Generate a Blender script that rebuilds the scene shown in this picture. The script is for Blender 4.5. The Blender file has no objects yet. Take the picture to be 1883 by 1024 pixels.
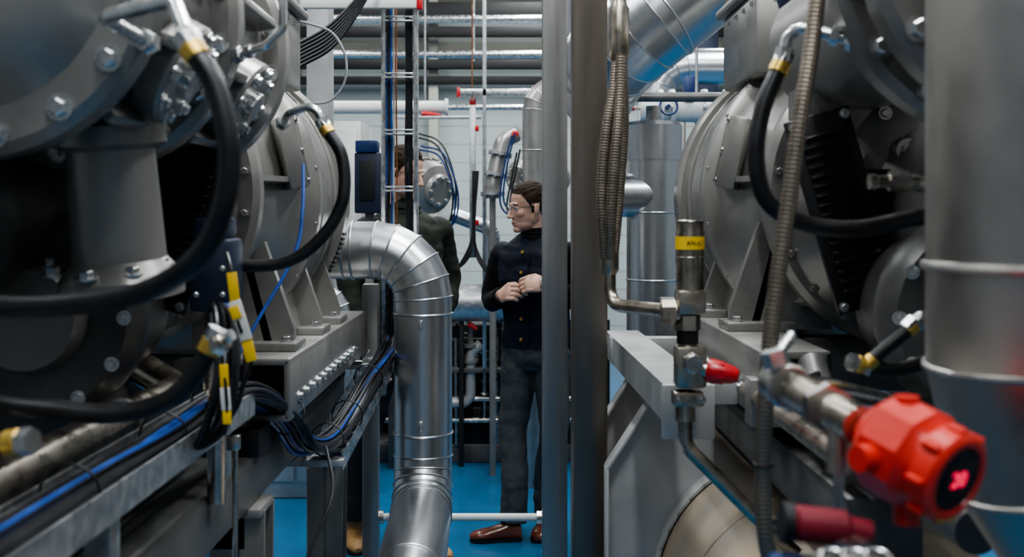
import bpy, math, random, bmesh
from mathutils import Vector as V, Matrix, Euler, noise
random.seed(4)
pi=math.pi
# ------------------------------------------------------------------ materials
def mat(name,col,rough=.5,metal=0.,var=.15,vs=6.,bump=0.,bs=200.,stretch=(1,1,1),col2=None,rv=.08,emit=0,coat=0,spec=None):
    m=bpy.data.materials.new(name); m.use_nodes=True
    nt=m.node_tree; N=nt.nodes; L=nt.links
    p=N['Principled BSDF']
    p.inputs['Metallic'].default_value=metal
    if coat: p.inputs['Coat Weight'].default_value=coat
    if spec is not None: p.inputs['Specular IOR Level'].default_value=spec
    tc=N.new('ShaderNodeTexCoord'); mp=N.new('ShaderNodeMapping'); mp.inputs['Scale'].default_value=stretch
    L.new(tc.outputs['Object'],mp.inputs['Vector'])
    nz=N.new('ShaderNodeTexNoise'); nz.inputs['Scale'].default_value=vs; nz.inputs['Detail'].default_value=5
    L.new(mp.outputs[0],nz.inputs['Vector'])
    cr=N.new('ShaderNodeValToRGB')
    c1=[c*(1-var) for c in col]; c2=col2 if col2 else [min(1,c*(1+var)) for c in col]
    cr.color_ramp.elements[0].position=.33; cr.color_ramp.elements[1].position=.67
    cr.color_ramp.elements[0].color=(*c1,1); cr.color_ramp.elements[1].color=(*c2,1)
    L.new(nz.outputs['Fac'],cr.inputs[0]); L.new(cr.outputs[0],p.inputs['Base Color'])
    mr=N.new('ShaderNodeMapRange'); mr.inputs['From Min'].default_value=.3; mr.inputs['From Max'].default_value=.7
    mr.inputs['To Min'].default_value=max(.03,rough-rv); mr.inputs['To Max'].default_value=min(1,rough+rv)
    L.new(nz.outputs['Fac'],mr.inputs['Value']); L.new(mr.outputs[0],p.inputs['Roughness'])
    if bump:
        n2=N.new('ShaderNodeTexNoise'); n2.inputs['Scale'].default_value=bs; n2.inputs['Detail'].default_value=2
        L.new(mp.outputs[0],n2.inputs['Vector'])
        bp=N.new('ShaderNodeBump'); bp.inputs['Strength'].default_value=bump; bp.inputs['Distance'].default_value=.002
        L.new(n2.outputs['Fac'],bp.inputs['Height']); L.new(bp.outputs[0],p.inputs['Normal'])
    if emit:
        p.inputs['Emission Color'].default_value=(*col,1); p.inputs['Emission Strength'].default_value=emit
    return m
M={}
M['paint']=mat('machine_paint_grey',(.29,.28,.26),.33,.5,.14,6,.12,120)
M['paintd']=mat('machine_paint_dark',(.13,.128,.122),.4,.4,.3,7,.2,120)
M['paintl']=mat('painted_steel_light',(.46,.46,.45),.38,.3,.15,5,.08,80)
M['stain']=mat('stained_tank_paint',(.42,.39,.35),.36,.35,.2,5,.05,60,(1,1,.5),(.50,.40,.28))
M['clad']=mat('aluminium_cladding',(.60,.61,.62),.30,1,.03,40,.09,330,rv=.02)
M['cladw']=mat('aluminium_cladding_warm',(.47,.45,.42),.38,1,.06,14,.08,300,rv=.04)
M['post']=mat('brushed_steel_post',(.40,.39,.375),.42,.9,.14,3,.05,90,(6,6,.4),rv=.08)
M['postb']=mat('brushed_steel_brown',(.25,.215,.18),.42,.9,.2,2.5,.05,90,(4,4,.5),rv=.08)
M['steel']=mat('stainless_steel',(.55,.53,.50),.25,1,.15,25,.05,90)
M['steelw']=mat('stainless_warm',(.47,.42,.35),.3,1,.2,25,.03,90)
M['galv']=mat('galvanised_steel',(.52,.53,.53),.4,.9,.15,40,.05,90)
M['bright']=mat('zinc_bright',(.70,.71,.70),.28,1,.12,40)
M['rub']=mat('black_rubber',(.012,.012,.013),.38,0,.3,20,.05,150)
M['blk']=mat('black_metal',(.010,.010,.011),.5,.1,.3,10)
M['cabk']=mat('cable_black',(.013,.013,.015),.4,0,.2,20)
M['cabb']=mat('cable_blue',(.012,.06,.26),.4,0,.2,20)
M['cabg']=mat('cable_grey',(.30,.32,.34),.45,0,.2,20)
M['copper']=mat('copper_line',(.55,.22,.10),.35,1,.2,20)
M['red']=mat('red_plastic',(.50,.015,.02),.35,0,.15,10,coat=.3)
M['redb']=mat('red_enamel',(.66,.035,.02),.36,0,.12,12,.1,90,coat=.2)
M['dred']=mat('dark_red',(.20,.012,.025),.4,0,.2,10)
M['yel']=mat('yellow_label',(.85,.55,.03),.45,0,.1,10)
M['whi']=mat('white_label',(.7,.7,.66),.5,0,.1,10)
M['brass']=mat('brass_nut',(.72,.48,.12),.35,.8,.2,20)
M['bluep']=mat('blue_plastic',(.008,.03,.12),.4,0,.2,10)
M['dblue']=mat('dark_blue_enamel',(.012,.020,.045),.45,0,.2,10)
M['floor']=mat('blue_epoxy_floor',(.014,.135,.28),.24,0,.1,1.5,.02,30,rv=.06,coat=.15)
M['ceil']=mat('ceiling_paint',(.20,.21,.22),.8,0,.1,2)
M['beam']=mat('dark_roof_steel',(.015,.015,.014),.5,.2,.2,4)
M['cream']=mat('cream_trim',(.50,.485,.40),.6,0,.1,2)
M['wallp']=mat('side_wall_paint',(.22,.235,.245),.7,0,.1,2)
M['skin']=mat('skin',(.56,.33,.24),.5,0,.08,30,.05,300)
M['lip']=mat('lips',(.42,.19,.16),.5,0,.1,30)
M['hair']=mat('brown_hair',(.030,.018,.011),.8,0,.5,60,.8,220,(1,1,1),spec=.2)
M['eye']=mat('eye_white',(.70,.68,.65),.25,0,.02,10)
M['iris']=mat('iris_dark',(.03,.02,.015),.2,0,.1,10)
M['navy']=mat('navy_waistcoat',(.006,.009,.020),.8,0,.3,12,.5,60,spec=.3)
M['knit']=mat('black_knit',(.006,.006,.007),.9,0,.3,40,.6,300,spec=.3)
M['trou']=mat('grey_trousers',(.050,.058,.060),.85,0,.25,30,.6,90)
M['green']=mat('olive_jacket',(.020,.024,.016),.8,0,.3,12,.5,60,spec=.3)
M['dkt']=mat('dark_trousers',(.010,.011,.014),.85,0,.3,12,.5,60)
M['shoe']=mat('brown_leather',(.15,.04,.02),.25,0,.3,15,coat=.4)
M['boot']=mat('tan_boot',(.35,.19,.07),.6,0,.3,20)
M['led']=mat('red_led',(1,.03,.10),.5,emit=1.5)
M['lamp']=mat('lamp_diffuser',(1,.98,.96),.5,emit=5)
M['white']=mat('white_paint',(.68,.69,.67),.5,0,.06,8)
# braided metal
def braid():
    m=mat('braided_steel',(.42,.37,.30),.38,.9,.2,60)
    nt=m.node_tree;N=nt.nodes;L=nt.links;p=N['Principled BSDF']
    uv=N.new('ShaderNodeUVMap');uv.uv_map='UVMap';sp=N.new('ShaderNodeSeparateXYZ');L.new(uv.outputs[0],sp.inputs[0])
    def wave(sgn):
        a=N.new('ShaderNodeMath');a.operation='MULTIPLY';a.inputs[1].default_value=2*pi*7;L.new(sp.outputs[0],a.inputs[0])
        b=N.new('ShaderNodeMath');b.operation='MULTIPLY';b.inputs[1].default_value=sgn*2*pi*80;L.new(sp.outputs[1],b.inputs[0])
        c=N.new('ShaderNodeMath');c.operation='ADD';L.new(a.outputs[0],c.inputs[0]);L.new(b.outputs[0],c.inputs[1])
        d=N.new('ShaderNodeMath');d.operation='SINE';L.new(c.outputs[0],d.inputs[0]);return d
    e=N.new('ShaderNodeMath');e.operation='MULTIPLY';L.new(wave(1).outputs[0],e.inputs[0]);L.new(wave(-1).outputs[0],e.inputs[1])
    bp=N.new('ShaderNodeBump');bp.inputs['Strength'].default_value=.35;bp.inputs['Distance'].default_value=.0015
    L.new(e.outputs[0],bp.inputs['Height']);L.new(bp.outputs[0],p.inputs['Normal'])
    cr=N.new('ShaderNodeValToRGB');cr.color_ramp.elements[0].color=(.12,.095,.07,1);cr.color_ramp.elements[1].color=(.46,.40,.33,1)
    mr=N.new('ShaderNodeMapRange');mr.inputs['From Min'].default_value=-1;mr.inputs['From Max'].default_value=1
    L.new(e.outputs[0],mr.inputs['Value']);L.new(mr.outputs[0],cr.inputs[0]);L.new(cr.outputs[0],p.inputs['Base Color'])
    return m
M['braid']=braid()
def panelwall():
    m=mat('white_wall_panels',(.62,.66,.64),.55,0,.04,1.5)
    nt=m.node_tree;N=nt.nodes;L=nt.links;p=N['Principled BSDF']
    g=N.new('ShaderNodeNewGeometry');sp=N.new('ShaderNodeSeparateXYZ');L.new(g.outputs['Position'],sp.inputs[0])
    a=N.new('ShaderNodeMath');a.operation='MULTIPLY';a.inputs[1].default_value=5;L.new(sp.outputs[2],a.inputs[0])
    f=N.new('ShaderNodeMath');f.operation='FRACT';L.new(a.outputs[0],f.inputs[0])
    h=N.new('ShaderNodeMath');h.operation='GREATER_THAN';h.inputs[1].default_value=.06;L.new(f.outputs[0],h.inputs[0])
    bp=N.new('ShaderNodeBump');bp.inputs['Distance'].default_value=.01;L.new(h.outputs[0],bp.inputs['Height']);L.new(bp.outputs[0],p.inputs['Normal'])
    mx=N.new('ShaderNodeMix');mx.data_type='RGBA';L.new(h.outputs[0],mx.inputs[0])
    mx.inputs[6].default_value=(.34,.38,.36,1);mx.inputs[7].default_value=(.49,.53,.50,1)
    L.new(mx.outputs[2],p.inputs['Base Color']);return m
M['wall']=panelwall()
# ------------------------------------------------------------------ geometry
def perp(a):
    a=a.normalized(); u=V((0,0,1)) if abs(a.z)<.9 else V((1,0,0))
    u=(u-a*u.dot(a)).normalized(); return u,a.cross(u)
def cat(pts,n=6):
    P=[V(p) for p in pts]; P=[P[0]*2-P[1]]+P+[P[-1]*2-P[-2]]; o=[]
    for i in range(1,len(P)-2):
        a,b,c,d=P[i-1:i+3]
        for k in range(n):
            t=k/n
            o.append(.5*((2*b)+(c-a)*t+(2*a-5*b+4*c-d)*t*t+(3*b-a-3*c+d)*t**3))
    o.append(P[-2]); return o
def fillet(pts,R,n=6):
    P=[V(p) for p in pts]; o=[P[0]]
    for i in range(1,len(P)-1):
        d1=(P[i]-P[i-1]).normalized(); d2=(P[i+1]-P[i]).normalized(); th=d1.angle(d2)
        if th<.02: o.append(P[i]); continue
        t=min(R*math.tan(th/2),.49*min((P[i]-P[i-1]).length,(P[i+1]-P[i]).length)); Rr=t/math.tan(th/2)
        a=P[i]-d1*t; nrm=(d2-d1*d1.dot(d2)).normalized(); c=a+nrm*Rr
        for k in range(n+1):
            an=th*k/n; o.append(c-nrm*Rr*math.cos(an)+d1*Rr*math.sin(an))
    o.append(P[-1]); return o
class B:
    def __init__(s,name): s.name=name;s.v=[];s.f=[];s.mi=[];s.uv=[];s.mats=[]
    def m(s,k):
        if k not in s.mats: s.mats.append(k)
        return s.mats.index(k)
    def add(s,vs,fs,k,uv=None):
        o=len(s.v); s.v+= [V(p) for p in vs]; i=s.m(k)
        for n,f in enumerate(fs):
            s.f.append([a+o for a in f]); s.mi.append(i); s.uv.append(uv[n] if uv else [(0,0)]*len(f))
    def box(s,c,size,k,rot=None,bev=.003):
        bm=bmesh.new(); bmesh.ops.create_cube(bm,size=1)
        for v in bm.verts: v.co=V((v.co.x*size[0],v.co.y*size[1],v.co.z*size[2]))
        if bev: 
            bmesh.ops.bevel(bm,geom=bm.edges[:],offset=min(bev,min(size)*.3),segments=2,affect='EDGES',profile=.5)
        R=Euler(rot).to_matrix() if rot is not None and not isinstance(rot,Matrix) else (rot or Matrix.Identity(3))
        bm.verts.index_update()
        s.add([R@v.co+V(c) for v in bm.verts],[[v.index for v in f.verts] for f in bm.faces],k); bm.free()
    def bx(s,x0,x1,y0,y1,z0,z1,k,bev=.003):
        s.box(((x0+x1)/2,(y0+y1)/2,(z0+z1)/2),(abs(x1-x0),abs(y1-y0),abs(z1-z0)),k,None,bev)
    def lathe(s,prof,o,ax,k,seg=24,closed=False):
        a=V(ax).normalized();u,w=perp(a);o=V(o);vs=[];fs=[]
        for t,r in prof:
            for j in range(seg):
                an=2*pi*j/seg; vs.append(o+a*t+(u*math.cos(an)+w*math.sin(an))*max(r,1e-5))
        n=len(prof)
        for i in range(n if closed else n-1):
            i2=(i+1)%n
            for j in range(seg):
                j2=(j+1)%seg; fs.append([i*seg+j,i*seg+j2,i2*seg+j2,i2*seg+j])
        if not closed:
            fs.append([j for j in range(seg)][::-1]); fs.append([(n-1)*seg+j for j in range(seg)])
        s.add(vs,fs,k)
    def cyl(s,p0,p1,r,k,seg=20,r1=None,ch=.0):
        p0=V(p0);p1=V(p1);L=(p1-p0).length;r1=r if r1 is None else r1
        pr=[(0,r-ch),(ch,r),(L-ch,r1),(L,r1-ch)] if ch else [(0,r),(L,r1)]
        s.lathe(pr,p0,p1-p0,k,seg)
    def ring(s,c,ax,R,r,k,seg=28,n=8):
        s.lathe([(r*math.cos(2*pi*i/n),R+r*math.sin(2*pi*i/n)) for i in range(n)],c,ax,k,seg,True)
    def bolt(s,p,d,r,k='bright'):
        s.lathe([(0,r*1.5),(r*.3,r*1.5)],p,d,k,12); s.lathe([(r*.3,r),(r*1.1,r),(r*1.25,r*.8)],p,d,k,6)
    def bolts(s,c,ax,R,n,r,k='bright',ph=0):
        a=V(ax).normalized();u,w=perp(a)
        for i in range(n):
            an=2*pi*i/n+ph; s.bolt(V(c)+(u*math.cos(an)+w*math.sin(an))*R,a,r,k)
    def sweep(s,pts,r,k,seg=12,split=False):
        P=[V(p) for p in pts];n=len(P);rr=r if isinstance(r,(list,tuple)) else [r]*n
        T=[]
        for i in range(n):
            a=(P[i]-P[i-1]).normalized() if i else V(); b=(P[i+1]-P[i]).normalized() if i<n-1 else V()
            T.append((a+b).normalized())
        u,_=perp(T[0]);vs=[];L=0;Ls=[]
        for i in range(n):
            u=(u-T[i]*u.dot(T[i])).normalized();w=T[i].cross(u)
            if i: L+=(P[i]-P[i-1]).length
            Ls.append(L)
            vs.append([P[i]+(u*math.cos(2*pi*j/seg)+w*math.sin(2*pi*j/seg))*rr[i] for j in range(seg)])
        if split:
            for i in range(n-1):
                s.add(vs[i]+vs[i+1],[[j,(j+1)%seg,seg+(j+1)%seg,seg+j] for j in range(seg)],k)
        else:
            A=[q for g in vs for q in g];F=[];U=[]
            for i in range(n-1):
                for j in range(seg):
                    j2=(j+1)%seg;F.append([i*seg+j,i*seg+j2,(i+1)*seg+j2,(i+1)*seg+j])
                    U.append([(j/seg,Ls[i]),((j+1)/seg,Ls[i]),((j+1)/seg,Ls[i+1]),(j/seg,Ls[i+1])])
            F.append(list(range(seg))[::-1]);U.append([(0,0)]*seg)
            F.append([(n-1)*seg+j for j in range(seg)]);U.append([(0,0)]*seg)
            s.add(A,F,k,U); return
        s.add(vs[0],[list(range(seg))[::-1]],k);s.add(vs[-1],[list(range(seg))],k)
    def clad(s,pts,r,k='clad',R=.17,n=5,extra=(),bead=.0045,seg=40):
        P=fillet(pts,R,n); s.sweep(P,r,k,seg,True)
        for i in range(1,len(P)-1):
            t=((P[i]-P[i-1]).normalized()+(P[i+1]-P[i]).normalized()).normalized()
            s.ring(P[i],t,r+.0005,bead*.75,k,seg)
        for c,ax in extra: s.ring(c,ax,r+.0005,bead,k,seg)
    def ell(s,c,rad,k,rot=None,seg=20,rings=12):
        R=Euler(rot).to_matrix() if rot else Matrix.Identity(3);vs=[];fs=[]
        for i in range(1,rings):
            th=pi*i/rings
            for j in range(seg):
                ph=2*pi*j/seg; vs.append(V(c)+R@V((rad[0]*math.sin(th)*math.cos(ph),rad[1]*math.sin(th)*math.sin(ph),rad[2]*math.cos(th))))
        t=len(vs);vs.append(V(c)+R@V((0,0,rad[2])));vs.append(V(c)-R@V((0,0,rad[2])))
        for i in range(rings-2):
            for j in range(seg): fs.append([i*seg+j,(i+1)*seg+j,(i+1)*seg+(j+1)%seg,i*seg+(j+1)%seg])
        for j in range(seg):
            fs.append([t,j,(j+1)%seg]);fs.append([t+1,(rings-2)*seg+(j+1)%seg,(rings-2)*seg+j])
        s.add(vs,fs,k)
    def prism(s,poly,d,k):
        P=[V(p) for p in poly];n=len(P);d=V(d)
        s.add(P+[p+d for p in P],[list(range(n))[::-1],[n+i for i in range(n)]]+[[i,(i+1)%n,n+(i+1)%n,n+i] for i in range(n)],k)
    def loft(s,secs,k,seg=28):  # (cx,cy,z,rx,ry)
        vs=[];fs=[]
        for cx,cy,z,rx,ry in secs:
            for j in range(seg):
                a=2*pi*j/seg;ca,sa=math.cos(a),math.sin(a);e=.85
                vs.append((cx+rx*math.copysign(abs(ca)**e,ca),cy+ry*math.copysign(abs(sa)**e,sa),z))
        n=len(secs)
        for i in range(n-1):
            for j in range(seg): fs.append([i*seg+j,i*seg+(j+1)%seg,(i+1)*seg+(j+1)%seg,(i+1)*seg+j])
        fs.append(list(range(seg))[::-1]);fs.append([(n-1)*seg+j for j in range(seg)])
        s.add(vs,fs,k)
    def done(s,parent=None,name=None,sharp=35):
        if parent: o=parent.location.copy()
        else:
            lo=V([min(v[i] for v in s.v) for i in range(3)]);hi=V([max(v[i] for v in s.v) for i in range(3)])
            o=V(((lo.x+hi.x)/2,(lo.y+hi.y)/2,lo.z))
        me=bpy.data.meshes.new(name or s.name)
        me.from_pydata([v-o for v in s.v],[],s.f)
        for k in s.mats: me.materials.append(M[k])
        me.polygons.foreach_set('material_index',s.mi)
        uvl=me.uv_layers.new(name='UVMap');fl=[]
        for u in s.uv:
            for a in u: fl+=[a[0],a[1]]
        uvl.data.foreach_set('uv',fl)
        me.polygons.foreach_set('use_smooth',[True]*len(me.polygons))
        me.update(); me.set_sharp_from_angle(angle=math.radians(sharp))
        ob=bpy.data.objects.new(name or s.name,me);bpy.context.scene.collection.objects.link(ob)
        if parent: ob.parent=parent
        else: ob.location=o
        return ob
def empty(name,loc):
    e=bpy.data.objects.new(name,None);e.location=loc;e.empty_display_size=.2
    bpy.context.scene.collection.objects.link(e);return e
def text(body,size,loc,rot,k,parent,name,ext=.0004):
    c=bpy.data.curves.new(name,'FONT');c.body=body;c.size=size;c.align_x='CENTER';c.align_y='CENTER';c.extrude=ext
    c.materials.append(M[k]);o=bpy.data.objects.new(name,c);bpy.context.scene.collection.objects.link(o)
    if isinstance(rot,Matrix): rot=rot.to_euler()
    o.rotation_euler=rot;o.location=V(loc)-parent.location;o.parent=parent;return o
# ------------------------------------------------------------------ room
b=B('floor');b.bx(-3.5,3.5,-3.5,12.1,-.1,0,'floor',0);b.done()
b=B('ceiling');b.bx(-3.5,3.5,-3.5,12.1,5.2,5.3,'ceil',0);b.done()
b=B('wall_back');b.bx(-3.5,3.5,12,12.1,0,5.2,'wall',0);b.done()
b=B('wall_front');b.bx(-3.5,3.5,-3.5,-3.4,0,5.2,'wallp',0);b.done()
b=B('wall_left');b.bx(-3.6,-3.5,-3.5,12.1,0,5.2,'wallp',0);b.done()
b=B('wall_right');b.bx(3.5,3.6,-3.5,12.1,0,5.2,'wallp',0);b.done()
b=B('roof_beam')
for z0,z1,y,k in ((3.04,3.12,11.7,'beam'),(3.19,3.29,11.6,'beam'),(3.36,3.52,11.9,'cream'),(3.52,3.62,11.5,'beam'),(3.70,3.88,11.5,'beam'),(3.9,4.1,11.9,'cream'),(4.05,4.6,11.5,'beam')):
    b.bx(-3.4,3.4,y,y+.1,z0,z1,k,.005)
for x in (-2.4,-.9,.75,2.3): b.bx(x,x+.1,11.75,11.9,0,5.2,'cream')
b.done()
# ceiling luminaires
def lum(x,y,e,w=.22,l=1.6,col=(.93,.97,1)):
    b=B('ceiling_light');b.bx(x-w/2,x+w/2,y-l/2,y+l/2,4.62,4.70,'galv');b.bx(x-w/2+.015,x+w/2-.015,y-l/2+.02,y+l/2-.02,4.61,4.625,'lamp')
    for yy in (-l/3,l/3): b.cyl((x,y+yy,4.69),(x,y+yy,5.2),.006,'galv',8)
    o=b.done()
    ld=bpy.data.lights.new('lamp',"AREA");ld.shape='RECTANGLE';ld.size=w;ld.size_y=l;ld.energy=e;ld.color=col
    lo=bpy.data.objects.new('lamp',ld);bpy.context.scene.collection.objects.link(lo);lo.parent=o;lo.location=(0,0,-.03)
for y,e in ((.3,74),(3.0,105),(5.6,84),(8.0,74),(10.4,66)):
    lum(.25,y,e)
for y,e in ((2.2,70),(6,68),(9.5,58)):
    lum(1.9,y,e); lum(-1.9,y,e*.85)
lum(-.9,-1.6,35);lum(1.1,-1.6,32)
# ------------------------------------------------------------------ frame posts
b=B('steel_post');b.bx(.109,.199,3.9,3.99,0,5.2,'post',.006);b.bx(.06,.25,3.85,4.04,0,.012,'post');b.done()
b=B('steel_post');b.bx(.1665,.264,3.0,3.1,0,5.2,'postb',.008);b.bx(.11,.31,2.95,3.15,0,.012,'post');b.done()
b=B('steel_post');b.bx(-.54,-.483,3.92,3.977,0,1.36,'post',.005);b.bx(-.58,-.44,3.88,4.02,0,.012,'post');b.done()
b=B('cross_rail');b.cyl((-.483,3.95,.512),(.109,3.95,.512),.014,'white',16)
b.cyl((.09,3.95,.512),(.109,3.95,.512),.024,'steel',16);b.cyl((-.483,3.95,.512),(-.465,3.95,.512),.024,'steel',16);b.done()
# ------------------------------------------------------------------ central insulated pipe
b=B('insulated_pipe')
X=-.306;Y=3.75
b.clad([(-.95,Y+.05,1.4875),(X,Y,1.4875),(X,Y,.62),(-.285,3.0,.60),(-.285,2.35,.58),(-.285,2.35,0)],.1,'clad',.165,5,
  extra=[((X,Y,1.27),(0,0,1)),((X,Y,.86),(0,0,1)),((-.55,Y+.02,1.4875),(1,0,0)),((-.58,Y+.02,1.4875),(1,0,0))])
for z in (1.24,.9): 
    b.box((X,Y-.104,z),(.014,.012,.03),'bright')
b.done()
# upper right duct
b=B('insulated_duct')
b.clad([(1.3,3.9,2.95),(.36,4.05,2.20),(.42,5.4,2.2),(.42,5.4,5.2)],.18,'clad',.25,5,extra=[((.75,3.99,2.51),(.78,0,.62)),((.55,4.02,2.35),(.78,0,.62))])
b.cyl((1.3,3.9,2.9),(1.3,3.9,5.2),.012,'galv',8)
b.done()
b=B('insulated_vessel')
b.lathe([(0,.108),(1.83,.108),(1.83,.114),(1.97,.116),(1.985,.105),(1.99,.03)],(.572,4.4,0),(0,0,1),'clad',40)
for z in (1.35,1.62,1.84): b.ring((.572,4.4,z),(0,0,1),.109,.004,'clad',40)
b.cyl((.40,4.36,1.69),(.55,4.38,1.69),.088,'clad',32);b.ring((.42,4.36,1.69),(1,0,0),.089,.004,'clad')
b.cyl((.572,4.4,1.98),(.572,4.4,2.05),.03,'steel');b.done()
# near right insulated pipe
b=B('insulated_pipe')
b.clad([(.645,1.25,5.2),(.645,1.25,1.17),(1.75,1.25,1.17),(1.75,1.25,0)],.16,'cladw',.27,4,
   extra=[((.645,1.25,1.544),(0,0,1)),((.645,1.25,2.1),(0,0,1))],bead=.006,seg=48)
b.done()
# ------------------------------------------------------------------ compressors
for sx in (-1,1):
    b=B('added_plinth');b.bx(sx*.78,sx*1.7,-1.2,4.0,0,.10,'paintd',.01)  # unseen plinth, added so the cladding reflects less of the blue floor
    for y in (-1,.5,2,3.7): b.bolt((sx*.82,y,.10),(0,0,1),.015)
    b.done()
def compressor(sx,flanges,skz,cylz):
    b=B('screw_compressor');X=sx*.98;Z=1.66
    # motor + bell
    b.lathe([(-.42,.0),(-.42,.30),(-.42,.365),(-.405,.38),(-.365,.38),(-.355,.37),(-.355,.355),(-.30,.35),(-.12,.375),(-.06,.41),(0,.435),
             (.01,.45),(.05,.45),(.06,.44),(.06,.43),(.44,.43),(.44,.445),(.45,.455),(.53,.455),(.545,.445),(.57,.40),(.60,.30),(.64,.28),(.64,0)],(X,3.0,Z),(0,1,0),'paint',72)
    b.bolts((X,2.58,Z),(0,-1,0),.35,22,.009,'paint')
    b.bolts((X,3.0+.012,Z),(0,-1,0),.443,18,.006,'paint')
    b.ring((X,3.35,Z),(0,1,0),.4315,.006,'paint',72);b.ring((X,3.15,Z),(0,1,0),.4315,.006,'paint',72)
    for i in range(7): # webs on bell
        a=2*pi*i/7+.35;u=V((math.cos(a)*sx,0,math.sin(a)));c=V((X,2.82,Z))
        t=u.cross(V((0,1,0)))*.007
        b.prism([c+u*.33+V((0,-.18,0))-t,c+u*.375+V((0,-.18,0))-t,c+u*.43+V((0,.17,0))-t,c+u*.33+V((0,.17,0))-t],t*2,'paint')
    for i in range(9):
        a=pi-.25-i*.035 if sx>0 else .25+i*.035
        u=V((math.cos(a),0,math.sin(a)*-1));
        b.box(V((X,3.49,Z))+u*.456,(.008,.055,.009),'blk',(0,a,0))
    # casing
    b.lathe([(0,.0),(0,.2),(0,.26),(.02,.29),(.05,.30),(.09,.30),(.10,.285),(.22,.285),(.28,.33),(.3,.33)],(X,2.3,Z-.03),(0,1,0),'paint',56)
    b.bolts((X,2.3,Z-.03),(0,-1,0),.27,16,.010,'steel')
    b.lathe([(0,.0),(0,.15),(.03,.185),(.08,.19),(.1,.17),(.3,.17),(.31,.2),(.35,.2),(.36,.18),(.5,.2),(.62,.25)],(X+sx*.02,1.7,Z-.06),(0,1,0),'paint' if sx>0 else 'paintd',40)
    b.bolts((X+sx*.02,1.73,Z-.06),(0,-1,0),.165,12,.010,'paint')
    b.lathe([(0,.12),(0,.17),(.03,.19),(.07,.19),(.08,.16),(.3,.15)],(X-sx*.12,1.95,1.42),(0,1,0),'paintd',32)
    b.lathe([(0,.03),(0,.09),(.02,.10),(.04,.10)],(X-sx*.12,1.91,1.42),(0,1,0),'paint',28)
    b.bolts((X-sx*.12,1.95,1.42),(0,-1,0),.165,12,.009)
    # upper screw housing
    cx=sx*.75
    y0,y1=flanges[0],flanges[-1]
    b.cyl((cx,y0+.02,cylz),(cx,y1 if y1>y0+.3 else 2.5,cylz),.225 if len(flanges)>2 else .16,'paint',40)
    for f in flanges:
        b.lathe([(0,.10),(0,.255),(.012,.27),(.055,.27),(.06,.262),(.065,.225)],(cx,f,cylz),(0,1,0),'paint',48)
        b.bolts((cx,f,cylz),(0,-1,0),.242,16,.0125,'bright',.2)
    f=flanges[0]; b.lathe([(0,.0),(0,.10),(.012,.15),(.035,.18),(.055,.205),(.07,.205)],(cx,f-.055,cylz),(0,1,0),'paint',40)
    b.cyl((cx-sx*.02,f-.075,cylz),(cx-sx*.02,f-.05,cylz),.045,'bright',6)
    if len(flanges)>2:
        for i in range(len(flanges)-1):
            ym=(flanges[i]+flanges[i+1])/2+.03
            for a in (-.9,-.35,.2):
                u=V((-sx*math.cos(a),0,math.sin(a)));b.box(V((cx,ym,cylz))+u*.235,(.06,.26,.02),'paint',(0,a*sx,0),.004)
            u=V((-sx*math.cos(-.5),0,math.sin(-.5)));c=V((cx,ym,cylz))+u*.22
            b.cyl(c,c+u*.05,.085,'paint',28,ch=.006);b.bolts(c+u*.05,u,.068,8,.009)
            b.cyl(c+u*.05,c+u*.065,.03,'bright',20)
        # downcomer casting between housing and body
        b.lathe([(0,.09),(.03,.09),(.04,.07),(.22,.075),(.25,.10),(.28,.10)],(sx*.66,1.78,cylz-.2),(sx*-.15+sx*.1,.1,-1),'paint',28)
        b.bolts((sx*.67,1.80,cylz-.43),(0,-.2,1),.09,8,.012)
    b.bx(cx-.12,cx+.12,2.1 if sx<0 else 2.32,2.5,Z+.1,cylz,'paint',.02)
    # black louvre guard, leaning with the casing
    tilt=sx*math.radians(16);c=V((sx*.678,2.23,1.615));R=Euler((0,-tilt,0)).to_matrix()
    b.box(c,(.135,.018,.41),'blk',R,.004)
    for i in range(17): b.box(c+R@V((0,-.012,-.16+i*.02)),(.095,.010,.009),'blk',R@Euler((.5,0,0)).to_matrix(),.001)
    for u in (-.055,.055):
        for w in (-.19,.19): b.bolt(c+R@V((u,-.009,w)),(0,-1,0),.007)
    b.bx(sx*.70,sx*.78,2.235,2.32,1.5,1.7,'blk')
    if sx>0: # socket plug on the casing face
        b.lathe([(0,0),(0,.014),(.006,.014),(.006,.026),(.02,.03)],(.83,2.27,1.74),(0,1,0),'steel',24)
    # side cover on bell
    c=V((sx*.592,2.88,1.77));R=Euler((0,0,sx*-.35)).to_matrix()@Euler((0,sx*.22,0)).to_matrix()
    b.box(c,(.05,.13,.19),'paint',R,.006);b.box(c+R@V((-sx*.028,0,0)),(.012,.10,.15),'paint',R,.004)
    b.box(c+R@V((-sx*.035,0,.0)),(.006,.05,.08),'paint',R,.002)
    for u in (-.055,.055):
        for w in (-.08,0,.08): b.bolt(c+R@V((-sx*.025,u,w)),R@V((-sx,0,0)),.006,'steel')
    # terminal box
    b.bx(sx*.64,sx*.86,2.86,3.3,1.98,2.2,'paint',.012);b.bx(sx*.62,sx*.88,2.84,3.32,2.2,2.225,'paint',.008)
    b.bx(sx*.66,sx*.95,2.88,3.4,2.22,2.36,'paint',.012);b.bx(sx*.64,sx*.97,2.86,3.42,2.36,2.38,'paint',.008)
    for yy in (2.9,3.0,3.1,3.2): b.bolt((sx*.64,yy,2.17),(-sx,0,0),.006)
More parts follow.
